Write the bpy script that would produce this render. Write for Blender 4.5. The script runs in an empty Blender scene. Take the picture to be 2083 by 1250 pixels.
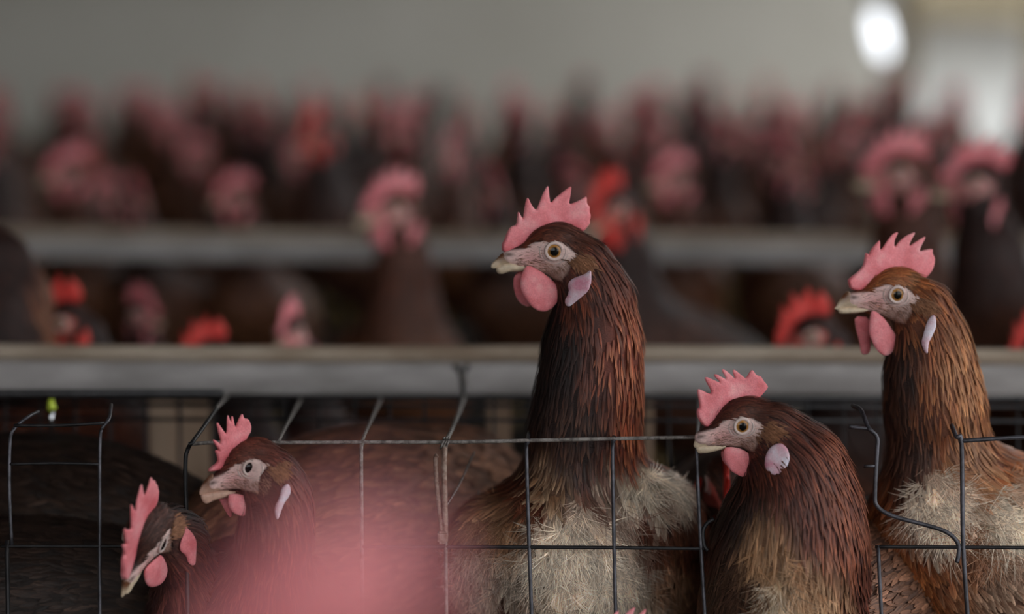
import bpy, math, random
import numpy as np
from mathutils import Vector, Matrix

# ------------------------------------------------------------------ camera, world, exposure
scene = bpy.context.scene
COL = scene.collection
F = 85.0 / 36.0 * 2083.0                      # focal length in pixels
TILT = math.atan((625 - 20) / F)
CAM = np.array([0.0, 0.0, 1.50])
cd = bpy.data.cameras.new('camera'); cam = bpy.data.objects.new('camera', cd); COL.objects.link(cam)
cd.lens = 85; cd.sensor_width = 36; cd.clip_start = 0.05; cd.clip_end = 200
cam.location = CAM; cam.rotation_euler = (math.pi / 2 - TILT, 0, 0)
cd.dof.use_dof = True; cd.dof.focus_distance = 1.89; cd.dof.aperture_fstop = 1.9
scene.camera = cam
w = bpy.data.worlds.new('daylight'); scene.world = w; w.use_nodes = True
bg = w.node_tree.nodes['Background']; bg.inputs[0].default_value = (0.94, 0.97, 1.0, 1); bg.inputs[1].default_value = 1.0
vs = scene.view_settings
vs.view_transform = 'Standard'; vs.look = 'None'; vs.gamma = 1; vs.use_curve_mapping = False
vs.exposure = 1.7
scene.cycles.use_denoising = True
scene.cycles.max_bounces = 6

RIGHT = np.array([1.0, 0, 0]); FWD = np.array([0, math.cos(TILT), -math.sin(TILT)]); UP = np.array([0, math.sin(TILT), math.cos(TILT)])
def W(px, py, d):
    return CAM + RIGHT * ((px - 1041.5) / F * d) + UP * (-(py - 625.0) / F * d) + FWD * d
def unproj(P):
    q = np.asarray(P) - CAM
    d = q @ FWD
    return 1041.5 + (q @ RIGHT) / d * F, 625.0 - (q @ UP) / d * F
K0 = 1.93 / F                                  # metres per head unit
rng = np.random.default_rng(7)

def lin(r, g, b):
    c = np.array([r, g, b]) / 255.0
    return np.where(c <= 0.04045, c / 12.92, ((c + 0.055) / 1.055) ** 2.4)

# ------------------------------------------------------------------ materials
class NT:
    def __init__(s, name):
        s.m = bpy.data.materials.new(name); s.m.use_nodes = True
        s.t = s.m.node_tree; s.b = s.t.nodes['Principled BSDF']
    def n(s, typ, **kw):
        x = s.t.nodes.new(typ)
        for k, v in kw.items(): setattr(x, k, v)
        return x
    def l(s, a, b): s.t.links.new(a, b)
    def val(s, node, **kw):
        for k, v in kw.items(): node.inputs[k.replace('_', ' ')].default_value = v
        return node
    def noise(s, scale, detail=3, rough=0.55, vec=None):
        x = s.n('ShaderNodeTexNoise'); x.inputs['Scale'].default_value = scale; x.inputs['Detail'].default_value = detail; x.inputs['Roughness'].default_value = rough
        if vec is not None: s.l(vec, x.inputs['Vector'])
        return x
    def ramp(s, fac, stops):
        r = s.n('ShaderNodeValToRGB'); e = r.color_ramp.elements
        while len(e) < len(stops): e.new(0.5)
        for i, (p, c) in enumerate(stops): e[i].position = p; e[i].color = (*c, 1)
        s.l(fac, r.inputs[0]); return r
    def mix(s, fac, a, b, mode='MIX'):
        x = s.n('ShaderNodeMix'); x.data_type = 'RGBA'; x.blend_type = mode
        for v, i in ((fac, 0), (a, 6), (b, 7)):
            if hasattr(v, 'links'): s.l(v, x.inputs[i])
            elif i == 0: x.inputs[0].default_value = v
            else: x.inputs[i].default_value = (*v, 1)
        return x.outputs[2]
    def math(s, op, a, b=None, clamp=False):
        x = s.n('ShaderNodeMath'); x.operation = op; x.use_clamp = clamp
        for v, i in ((a, 0), (b, 1)):
            if v is None: continue
            if hasattr(v, 'links'): s.l(v, x.inputs[i])
            else: x.inputs[i].default_value = v
        return x.outputs[0]
    def bump(s, h, strength, dist):
        x = s.n('ShaderNodeBump'); x.inputs['Strength'].default_value = strength; x.inputs['Distance'].default_value = dist
        s.l(h, x.inputs['Height']); s.l(x.outputs[0], s.b.inputs['Normal'])
    def objco(s): return s.n('ShaderNodeTexCoord').outputs['Object']
    def set(s, **kw):
        for k, v in kw.items(): s.b.inputs[k.replace('_', ' ')].default_value = v
        return s

def noisy(name, c1, c2, scale, rough=0.7, bump=0.0, dist=0.001, stretch=None, metal=0.0, detail=4, lo=0.35, hi=0.65):
    t = NT(name); co = t.objco()
    if stretch is not None:
        mp = t.n('ShaderNodeMapping'); mp.inputs['Scale'].default_value = stretch; t.l(co, mp.inputs[0]); co = mp.outputs[0]
    n = t.noise(scale, detail, 0.6, co)
    r = t.ramp(n.outputs[0], [(lo, tuple(c1)), (hi, tuple(c2))])
    t.l(r.outputs[0], t.b.inputs['Base Color']); t.set(Roughness=rough, Metallic=metal)
    if bump: t.bump(n.outputs[0], bump, dist)
    return t.m

def mat_feather():
    t = NT('feather'); a = t.n('ShaderNodeAttribute'); a.attribute_name = 'Col'
    f = t.n('ShaderNodeAttribute'); f.attribute_name = 'fuv'
    sep = t.n('ShaderNodeSeparateXYZ'); t.l(f.outputs['Vector'], sep.inputs[0])
    mp = t.n('ShaderNodeMapping'); mp.inputs['Scale'].default_value = (3.2, 1.1, 1.0); t.l(f.outputs['Vector'], mp.inputs[0])
    n = t.noise(1.6, 2, 0.6, mp.outputs[0])
    br = t.ramp(n.outputs[0], [(0.30, (0.55, 0.55, 0.55)), (0.72, (1.55, 1.5, 1.42))])
    c = t.mix(1.0, a.outputs['Color'], br.outputs[0], 'MULTIPLY')
    t.l(c, t.b.inputs['Base Color']); t.set(Roughness=0.48)
    t.b.inputs['Specular IOR Level'].default_value = 0.35
    t.bump(n.outputs[0], 0.4, 0.0006)
    return t.m
def mat_fluff():
    t = NT('down_fluff'); a = t.n('ShaderNodeAttribute'); a.attribute_name = 'Col'
    t.l(a.outputs['Color'], t.b.inputs['Base Color']); t.set(Roughness=0.8)
    t.b.inputs['Specular IOR Level'].default_value = 0.15
    return t.m
def mat_skin():
    t = NT('face_skin'); a = t.n('ShaderNodeAttribute'); a.attribute_name = 'Col'; co = t.objco()
    mp = t.n('ShaderNodeMapping'); mp.inputs['Scale'].default_value = (1.0, 1.0, 2.6); t.l(co, mp.inputs[0])
    n = t.noise(420, 4, 0.65, mp.outputs[0]); n2 = t.noise(90, 3, 0.5, co)
    br = t.ramp(n.outputs[0], [(0.3, (0.84, 0.79, 0.79)), (0.7, (1.15, 1.13, 1.12))])
    c = t.mix(1.0, a.outputs['Color'], br.outputs[0], 'MULTIPLY')
    t.l(c, t.b.inputs['Base Color']); t.set(Roughness=0.62)
    s = t.math('ADD', n.outputs[0], n2.outputs[0]); t.bump(s, 0.55, 0.0012)
    return t.m
def mat_flesh(name, c1, c2, c3, sub=0.25, attr=False):
    t = NT(name); co = t.objco()
    n = t.noise(60, 4, 0.6, co); n2 = t.noise(900, 3, 0.6, co)
    r = t.ramp(n.outputs[0], [(0.3, tuple(c1)), (0.52, tuple(c2)), (0.72, tuple(c3))])
    br = t.ramp(n2.outputs[0], [(0.3, (0.88, 0.84, 0.85)), (0.7, (1.1, 1.1, 1.1))])
    c = t.mix(1.0, r.outputs[0], br.outputs[0], 'MULTIPLY')
    if attr:
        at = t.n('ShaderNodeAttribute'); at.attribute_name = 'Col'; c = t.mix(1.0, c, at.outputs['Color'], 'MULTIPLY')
    t.l(c, t.b.inputs['Base Color']); t.set(Roughness=0.55)
    t.b.inputs['Subsurface Weight'].default_value = sub; t.b.inputs['Subsurface Radius'].default_value = (1.0, 0.35, 0.25); t.b.inputs['Subsurface Scale'].default_value = 0.003
    t.bump(n2.outputs[0], 0.35, 0.0008)
    return t.m
def mat_attr(name, rough=0.4, scale=200):
    t = NT(name); a = t.n('ShaderNodeAttribute'); a.attribute_name = 'Col'
    n = t.noise(scale, 3, 0.6, t.objco())
    br = t.ramp(n.outputs[0], [(0.3, (0.8, 0.78, 0.75)), (0.7, (1.12, 1.1, 1.08))])
    t.l(t.mix(1.0, a.outputs['Color'], br.outputs[0], 'MULTIPLY'), t.b.inputs['Base Color']); t.set(Roughness=rough)
    t.bump(n.outputs[0], 0.2, 0.0006)
    return t.m
def mat_plain(name, c, rough=0.5, metal=0.0):
    t = NT(name); t.b.inputs['Base Color'].default_value = (*c, 1); t.set(Roughness=rough, Metallic=metal)
    return t.m

M = {}
M['feather'] = mat_feather(); M['fluff'] = mat_fluff(); M['skin'] = mat_skin()
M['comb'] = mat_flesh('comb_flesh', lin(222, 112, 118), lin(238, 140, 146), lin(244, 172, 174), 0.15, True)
M['comb_red'] = mat_flesh('red_comb_flesh', lin(205, 42, 36), lin(222, 62, 52), lin(228, 98, 90), 0.3, True)
M['lobe'] = mat_flesh('earlobe_flesh', lin(215, 140, 160), lin(228, 205, 215), lin(232, 232, 245), 0.15)
M['beak'] = mat_attr('beak_horn', 0.38, 260)
M['lid'] = mat_flesh('eyelid_skin', lin(190, 164, 158), lin(208, 186, 178), lin(216, 200, 194), 0.1)
M['leg'] = noisy('leg_scales', lin(170, 140, 80), lin(200, 170, 110), 300, 0.6, 0.3)
def mat_eye(name, iris_a, iris_b, pup=0.34):
    t = NT(name); a = t.n('ShaderNodeAttribute'); a.attribute_name = 'Col'
    sep = t.n('ShaderNodeSeparateColor'); t.l(a.outputs['Color'], sep.inputs[0])
    r = sep.outputs[0]                        # radius from the pupil's centre, 1 = rim of the iris
    n = t.noise(900, 2, 0.5, t.objco())
    rr = t.math('ADD', r, t.math('MULTIPLY', t.math('SUBTRACT', n.outputs[0], 0.5), 0.10))
    ra = t.ramp(rr, [(0.0, (0.004, 0.004, 0.004)), (pup, (0.004, 0.004, 0.004)), (pup + 0.04, tuple(iris_a)), (0.55, tuple(iris_b)), (0.61, (0.02, 0.012, 0.008)), (0.66, (0.25, 0.2, 0.17))])
    t.l(ra.outputs[0], t.b.inputs['Base Color']); t.set(Roughness=0.08)
    t.b.inputs['Specular IOR Level'].default_value = 0.22
    return t.m
M['eye'] = mat_eye('amber_eye', lin(120, 80, 40), lin(176, 126, 66))
M['eye_dark'] = mat_eye('dark_eye', lin(40, 30, 28), lin(58, 44, 40), 0.46)

# ------------------------------------------------------------------ mesh helpers
def make_mesh(name, V, faces, mat, col=None, fuv=None, smooth=True):
    V = np.asarray(V, dtype=np.float32); faces = np.asarray(faces, dtype=np.int32)
    me = bpy.data.meshes.new(name); nf, k = faces.shape
    me.vertices.add(len(V)); me.vertices.foreach_set('co', V.ravel())
    me.loops.add(nf * k); me.loops.foreach_set('vertex_index', faces.ravel())
    me.polygons.add(nf); me.polygons.foreach_set('loop_start', np.arange(0, nf * k, k, dtype=np.int32)); me.polygons.foreach_set('loop_total', np.full(nf, k, np.int32))
    if smooth: me.polygons.foreach_set('use_smooth', np.ones(nf, bool))
    me.update(calc_edges=True)
    if col is not None:
        at = me.attributes.new('Col', 'FLOAT_COLOR', 'POINT')
        c4 = np.ones((len(V), 4), np.float32); c4[:, :3] = col; at.data.foreach_set('color', c4.ravel())
    if fuv is not None:
        at = me.attributes.new('fuv', 'FLOAT_VECTOR', 'POINT'); at.data.foreach_set('vector', np.asarray(fuv, np.float32).ravel())
    if mat is not None: me.materials.append(mat)
    return me
def obj(name, me, parent=None, loc=None):
    o = bpy.data.objects.new(name, me); COL.objects.link(o)
    if parent is not None: o.parent = parent
    if loc is not None: o.location = loc
    return o
def empty(name, loc=(0, 0, 0), parent=None, rz=0.0):
    o = bpy.data.objects.new(name, None); COL.objects.link(o); o.location = loc; o.rotation_euler = (0, 0, rz); o.empty_display_size = 0.05
    if parent is not None: o.parent = parent
    return o
def tag(o, label, cat, group=None, kind=None):
    if label: o['label'] = label
    if cat: o['category'] = cat
    if group: o['group'] = group
    if kind: o['kind'] = kind
    return o

def surfnets(V, xs, ys, zs):
    neg = V < 0
    n = neg.astype(np.int8)
    c = sum(n[i:n.shape[0] - 1 + i, j:n.shape[1] - 1 + j, k:n.shape[2] - 1 + k] for i in (0, 1) for j in (0, 1) for k in (0, 1))
    act = (c > 0) & (c < 8)
    idx = np.full(act.shape, -1, np.int64); I, J, K = np.nonzero(act); idx[I, J, K] = np.arange(len(I))
    cor = [(i, j, k) for i in (0, 1) for j in (0, 1) for k in (0, 1)]
    cv = [V[I + a, J + b, K + e] for a, b, e in cor]
    cp = [np.stack([xs[I + a], ys[J + b], zs[K + e]], 1) for a, b, e in cor]
    acc = np.zeros((len(I), 3)); cnt = np.zeros(len(I))
    for p in range(8):
        for q in range(p + 1, 8):
            if sum(abs(cor[p][m] - cor[q][m]) for m in range(3)) != 1: continue
            cr = (cv[p] < 0) != (cv[q] < 0)
            if not cr.any(): continue
            t = cv[p][cr] / (cv[p][cr] - cv[q][cr])
            acc[cr] += cp[p][cr] + (cp[q][cr] - cp[p][cr]) * t[:, None]; cnt[cr] += 1
    P = acc / cnt[:, None]
    quads = []
    for ax in range(3):
        sl0 = [slice(None)] * 3; sl1 = [slice(None)] * 3
        sl0[ax] = slice(0, -1); sl1[ax] = slice(1, None)
        a = neg[tuple(sl0)]; b = neg[tuple(sl1)]
        o1, o2 = (ax + 1) % 3, (ax + 2) % 3
        e = np.nonzero(a != b); e = np.stack(e, 1)
        lim = np.array(act.shape)
        ok = (e[:, o1] >= 1) & (e[:, o2] >= 1) & (e[:, o1] < lim[o1]) & (e[:, o2] < lim[o2])
        e = e[ok]; fl = a[tuple(e.T)]
        def cell(d1, d2):
            x = e.copy(); x[:, o1] += d1; x[:, o2] += d2
            return idx[tuple(x.T)]
        q = np.stack([cell(-1, -1), cell(0, -1), cell(0, 0), cell(-1, 0)], 1)
        q[~fl] = q[~fl][:, ::-1]
        quads.append(q)
    return P, np.concatenate(quads)

def poly_sd(poly, X, Z):
    """signed distance to a closed polygon, positive inside"""
    P = np.asarray(poly, float); Q = np.roll(P, -1, 0)
    best = np.full(X.shape, 1e9); ins = np.zeros(X.shape, bool)
    for (ax, az), (bx, bz) in zip(P, Q):
        ex, ez = bx - ax, bz - az
        t = np.clip(((X - ax) * ex + (Z - az) * ez) / (ex * ex + ez * ez + 1e-12), 0, 1)
        best = np.minimum(best, (X - ax - t * ex) ** 2 + (Z - az - t * ez) ** 2)
        cr = ((az > Z) != (bz > Z)) & (X < (bx - ax) * (Z - az) / (bz - az + 1e-12) + ax)
        ins ^= cr
    d = np.sqrt(best)
    return np.where(ins, d, -d)
def chaikin(P, it=1):
    P = np.asarray(P, float)
    for _ in range(it):
        Q = np.roll(P, -1, 0)
        P = np.stack([0.78 * P + 0.22 * Q, 0.22 * P + 0.78 * Q], 1).reshape(-1, 2)
    return P
def lens(poly, thick, rw, step=1.6, yn=9, soft=1):
    """a solid whose side outline is poly (head units, x forward, z up) and whose half width is thick(x, z), rounded over rw"""
    poly = chaikin(poly, soft); lo = poly.min(0) - 2 * step; hi = poly.max(0) + 2 * step
    xs = np.arange(lo[0], hi[0], step); zs = np.arange(lo[1], hi[1], step)
    X, Z = np.meshgrid(xs, zs, indexing='ij'); d = poly_sd(poly, X, Z)
    T = thick(X, Z) * np.ones_like(X); q = np.clip(d / rw, 0, 1)
    t = T * np.sqrt(np.maximum(1 - (1 - q) ** 2, 0))
    tm = T.max() + 1.0
    ys = np.linspace(-tm, tm, 2 * yn + 1)
    A = np.abs(ys)[None, :, None]
    f = np.where(d[:, None, :] > 0, A - t[:, None, :], np.sqrt(A ** 2 + d[:, None, :] ** 2))
    return surfnets(f, xs, ys, zs)

def tube_mesh(name, pts, r, mat, seg=8, sub=4, closed=False):
    P = np.asarray(pts, float)
    if sub > 1 and len(P) > 2:
        out = []
        E = np.vstack([2 * P[0] - P[1], P, 2 * P[-1] - P[-2]])
        for i in range(1, len(E) - 2):
            for t in np.linspace(0, 1, sub, endpoint=False):
                a, b, c, d = E[i - 1], E[i], E[i + 1], E[i + 2]
                out.append(0.5 * (2 * b + (c - a) * t + (2 * a - 5 * b + 4 * c - d) * t * t + (3 * b - a - 3 * c + d) * t ** 3))
        out.append(P[-1]); P = np.array(out)
    T = np.gradient(P, axis=0); T /= np.linalg.norm(T, axis=1)[:, None]
    up = np.array([0.31, 0.55, 0.77]); N = np.cross(T, up); N /= np.linalg.norm(N, axis=1)[:, None]; B = np.cross(T, N)
    a = np.linspace(0, 2 * math.pi, seg, endpoint=False)
    rr = np.asarray(r) * np.ones(len(P))
    V = P[:, None] + rr[:, None, None] * (np.cos(a)[None, :, None] * N[:, None] + np.sin(a)[None, :, None] * B[:, None])
    V = V.reshape(-1, 3); n = len(P); F_ = []
    for i in range(n - 1):
        for j in range(seg):
            F_.append((i * seg + j, i * seg + (j + 1) % seg, (i + 1) * seg + (j + 1) % seg, (i + 1) * seg + j))
    c0 = len(V); V = np.vstack([V, P[0], P[-1]])
    for j in range(seg):
        F_.append((c0, (j + 1) % seg, j, c0)); F_.append((c0 + 1, (n - 1) * seg + j, (n - 1) * seg + (j + 1) % seg, c0 + 1))
    me = bpy.data.meshes.new(name)
    me.from_pydata([tuple(v) for v in V], [], [tuple(f[:3]) if f[0] == f[3] else f for f in F_]); me.polygons.foreach_set('use_smooth', [True] * len(me.polygons))
    me.materials.append(mat); me.update()
    return me
def box_mesh(name, lo, hi, mat, bev=0.0):
    import bmesh
    bm = bmesh.new(); bmesh.ops.create_cube(bm, size=1.0)
    lo = Vector(lo); hi = Vector(hi)
    for v in bm.verts: v.co = Vector([(lo[i] + hi[i]) / 2 + v.co[i] * (hi[i] - lo[i]) for i in range(3)])
    if bev: bmesh.ops.bevel(bm, geom=bm.edges[:], offset=bev, segments=2, affect='EDGES')
    me = bpy.data.meshes.new(name); bm.to_mesh(me); bm.free(); me.materials.append(mat)
    return me

# ------------------------------------------------------------------ hen builder
def unit(v):
    v = np.asarray(v, float); return v / np.linalg.norm(v)
def head_frame(f, u):
    f = unit(f); l = unit(np.cross(u, f)); u = np.cross(f, l)
    return f, l, u
def smin(a, b, k):
    h = np.clip(0.5 + 0.5 * (b - a) / k, 0, 1)
    return b * (1 - h) + a * h - k * h * (1 - h)
def ell(q, c, r):
    r = np.asarray(r, np.float32)
    p = (q - np.asarray(c, np.float32)) / r
    k0 = np.sqrt((p ** 2).sum(-1)); k1 = np.sqrt(((p / r) ** 2).sum(-1)) + 1e-9
    return k0 * (k0 - 1) / k1
def rcone(q, a, b, ra, rb, sy=1.0):
    a = np.asarray(a, np.float32); b = np.asarray(b, np.float32); ab = b - a
    v = q - a
    t = np.clip((v @ ab) / (ab @ ab), 0, 1)
    e = v - t[..., None] * ab
    return np.sqrt((e ** 2).sum(-1)) - (ra + (rb - ra) * t)

FACE = [(104, -1), (83, 2), (57, 5), (44, 15), (29, 21), (3, 23), (-20, 18), (-33, 5), (-46, -5), (-39, -18), (-30, -30), (-24, -44), (-15, -60), (3, -56), (22, -46), (47, -37), (66, -32), (104, -28)]

class Hen:
    def __init__(h, o, f, u, s, neck, body, tail=None, ksm=0.016):
        h.o = np.asarray(o, float); h.f, h.l, h.u = head_frame(f, u); h.s = s * K0
        h.R = np.stack([h.f, h.l, h.u], 1)
        h.neck = [(np.asarray(p, float), r) for p, r in neck]
        h.body = body                          # list of (centre, axes 3x3 columns, radii)
        h.tail = tail; h.ksm = ksm
        sp = [h.h2w((95, 0, 0)), h.h2w((30, 0, 18)), h.h2w((-30, 0, 22))] + [p for p, r in h.neck[1:]]
        c, A, r = body[0]
        sp += [np.asarray(c) + A[:, 0] * r[0] * 0.1, np.asarray(c) - A[:, 0] * r[0] * 1.1]
        pts = []
        for a, b in zip(sp[:-1], sp[1:]):
            for t in np.linspace(0, 1, 8, endpoint=False): pts.append(a + (b - a) * t)
        pts.append(sp[-1]); h.sp = np.array(pts); T = np.gradient(h.sp, axis=0)
        for _ in range(3): T = (np.vstack([T[:1], T[:-1]]) + T + np.vstack([T[1:], T[-1:]])) / 3
        h.st = T / np.linalg.norm(T, axis=1)[:, None]
    def h2w(h, p): return h.o + (np.asarray(p, float) * h.s) @ h.R.T
    def w2h(h, P): return ((P - h.o.astype(P.dtype)) @ h.R.astype(P.dtype)) / P.dtype.type(h.s)
    def sdf(h, P):
        P = P.astype(np.float32); q = h.w2h(P).astype(np.float32); s = h.s
        d = ell(q, (-14, 0, 4), (62, 41, 50))
        d = smin(d, rcone(q, (15, 0, -2), (84, 0, -12), 33, 15), 14)
        d = smin(d, rcone(q, (-28, 0, -32), (66, 0, -25), 30, 11), 12)
        d = smin(d, rcone(q, (10, 17, 27), (-25, 22, 26), 9, 9), 12)
        d = smin(d, rcone(q, (10, -17, 27), (-25, -22, 26), 9, 9), 12)
        ay = q.copy(); ay[..., 1] = np.abs(ay[..., 1])
        d = -smin(-d, ell(ay, (88, 17, -7), (9, 5, 3.5)), 3)
        d = -smin(-d, ell(ay, (0, 47, 0), (19, 11, 19)), 4)
        d = d * s
        n = h.neck; L = h.l.astype(np.float32); Pl = (P @ L)[..., None] * L
        for i, ((a, ra), (b, rb)) in enumerate(zip(n[:-1], n[1:])):
            fl = (0.70, 0.74, 0.82, 0.88)[min(i, 3)]; g = 1 / fl - 1   # the neck is narrower from side to side
            d = smin(d, rcone(P + Pl * g, a + (a @ h.l) * h.l * g, b + (b @ h.l) * h.l * g, ra, rb) * (0.5 + 0.5 * fl), (0.006, 0.010, h.ksm)[min(i, 2)])
        for c, A, r in h.body:
            d = smin(d, ell((P - np.asarray(c, np.float32)) @ A.astype(np.float32), (0, 0, 0), r), 0.035)
        if h.tail:
            for a, b, ra, rb in h.tail: d = smin(d, rcone(P, a, b, ra, rb), 0.03)
        return d
    def grad(h, P, e=0.0012):
        g = np.stack([h.sdf(P + np.eye(3)[i] * e) - h.sdf(P - np.eye(3)[i] * e) for i in range(3)], 1)
        return g / (np.linalg.norm(g, axis=1)[:, None] + 1e-9)
    def flow(h, P, sig=0.022):
        d2 = ((P[:, None] - h.sp[None]) ** 2).sum(2); d2 -= d2.min(1)[:, None]
        wt = np.exp(-d2 / (2 * sig * sig)); t = wt @ h.st
        return t / (np.linalg.norm(t, axis=1)[:, None] + 1e-9)
    def mesh(h, fine=3.0, coarse=0.007):
        pts = [h.h2w((x, y, z)) for x in (-75, 115) for y in (-50, 50) for z in (-70, 65)]
        hl, hh = np.min(pts, 0), np.max(pts, 0)
        lo, hi = hl.copy(), hh.copy()
        for p, r in h.neck: lo = np.minimum(lo, p - r); hi = np.maximum(hi, p + r)
        for c, A, r in h.body:
            e = np.sqrt(((A * np.asarray(r)) ** 2).sum(1)); lo = np.minimum(lo, c - e); hi = np.maximum(hi, c + e)
        if h.tail:
            for a, b, ra, rb in h.tail:
                for p, r in ((a, ra), (b, rb)): lo = np.minimum(lo, np.asarray(p) - r); hi = np.maximum(hi, np.asarray(p) + r)
        lo -= 0.02; hi += 0.02
        ax = []
        for i in range(3):
            f = fine * h.s
            a = np.arange(lo[i], hl[i], coarse); b = np.arange(hl[i], hh[i], f); c = np.arange(hh[i], hi[i], coarse)
            a = a[a < hl[i] - 0.3 * f]; ax.append(np.concatenate([a, b, c + f]))
        X = np.stack(np.meshgrid(*ax, indexing='ij'), -1).astype(np.float32)
        V = h.sdf(X)
        return surfnets(V, *ax)

def sample(V, Q, n, rg, zone=None):
    """n random points on the quads, roughly by area, with zone(points) -> acceptance 0..1"""
    A, B, C, D = (V[Q[:, i]] for i in range(4))
    ar = np.linalg.norm(np.cross(C - A, D - B), axis=1) / 2
    if zone is not None: ar = ar * np.clip(zone((A + B + C + D) / 4), 0, None)
    p = ar / ar.sum(); k = rg.choice(len(Q), n, p=p)
    u, v = rg.random((2, n, 1))
    return (A[k] * (1 - u) + B[k] * u) * (1 - v) + (D[k] * (1 - u) + C[k] * u) * v

SHAPE = {'hackle': np.array([0.55, 0.95, 1.0, 0.78, 0.04]), 'round': np.array([0.5, 0.9, 1.0, 0.92, 0.30]), 'hair': np.array([1.0, 0.9, 0.75, 0.5, 0.1])}
def blades(h, P, L, wd, col, tipcol, shape, rg, lift=0.12, jit=0.12, base=0.0006, ridge=0.25, yaw=None, away=None):
    """lays one blade per point of P along the plumage's flow; returns V, quads, colours, fuv"""
    n = len(P); S = 5; L = L * np.ones(n); wd = wd * np.ones(n)
    q = P.copy(); rows = []; tw = rg.normal(0, jit, n) if yaw is None else yaw + rg.normal(0, jit, n); lf = np.abs(rg.normal(1, 0.45, n)) * lift
    for k in range(S):
        N = h.grad(q); t = h.flow(q); t = t - (t * N).sum(1)[:, None] * N; t /= np.linalg.norm(t, axis=1)[:, None] + 1e-9
        b = np.cross(N, t); c, s_ = np.cos(tw)[:, None], np.sin(tw)[:, None]; t, b = t * c + b * s_, b * c - t * s_
        s = k / (S - 1)
        hgt = base + lf * L * s ** 1.5
        cen = q + N * hgt[:, None]; half = (wd * SHAPE[shape][k] / 2)[:, None]
        rows.append(np.stack([cen - b * half, cen + b * half] if shape == 'hair' else [cen - b * half, cen + N * (ridge * half), cen + b * half], 1))
        if k < S - 1:
            q = q + t * (L / (S - 1))[:, None]
            q = q - h.grad(q) * h.sdf(q)[:, None]
    V = np.stack(rows, 1)                      # n, S, 3, 3
    w_ = V.shape[2]
    vi = np.arange(n * S * w_).reshape(n, S, w_)
    Q = np.concatenate([np.stack([vi[:, k, j], vi[:, k, j + 1], vi[:, k + 1, j + 1], vi[:, k + 1, j]], -1) for k in range(S - 1) for j in range(w_ - 1)])
    s = np.linspace(0, 1, S)[None, :, None, None]
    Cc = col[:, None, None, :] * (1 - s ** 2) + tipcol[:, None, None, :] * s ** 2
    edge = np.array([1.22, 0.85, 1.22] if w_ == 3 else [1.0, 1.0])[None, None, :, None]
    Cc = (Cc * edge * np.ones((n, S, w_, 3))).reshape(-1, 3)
    uv = np.zeros((n, S, w_, 3)); uv[..., 0] = np.linspace(-1, 1, w_)[None, None, :]; uv[..., 1] = np.linspace(0, 1, S)[None, :, None]
    uv += (rg.random((n, 1, 1, 3)) * 60); 
    return V.reshape(-1, 3), Q, Cc, uv.reshape(-1, 3)
def join(parts):
    Vs, Qs, Cs, Us, o = [], [], [], [], 0
    for V, Q, C, U in parts:
        Vs.append(V); Qs.append(Q + o); Cs.append(C); Us.append(U); o += len(V)
    return np.concatenate(Vs), np.concatenate(Qs), np.concatenate(Cs), np.concatenate(Us)

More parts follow.
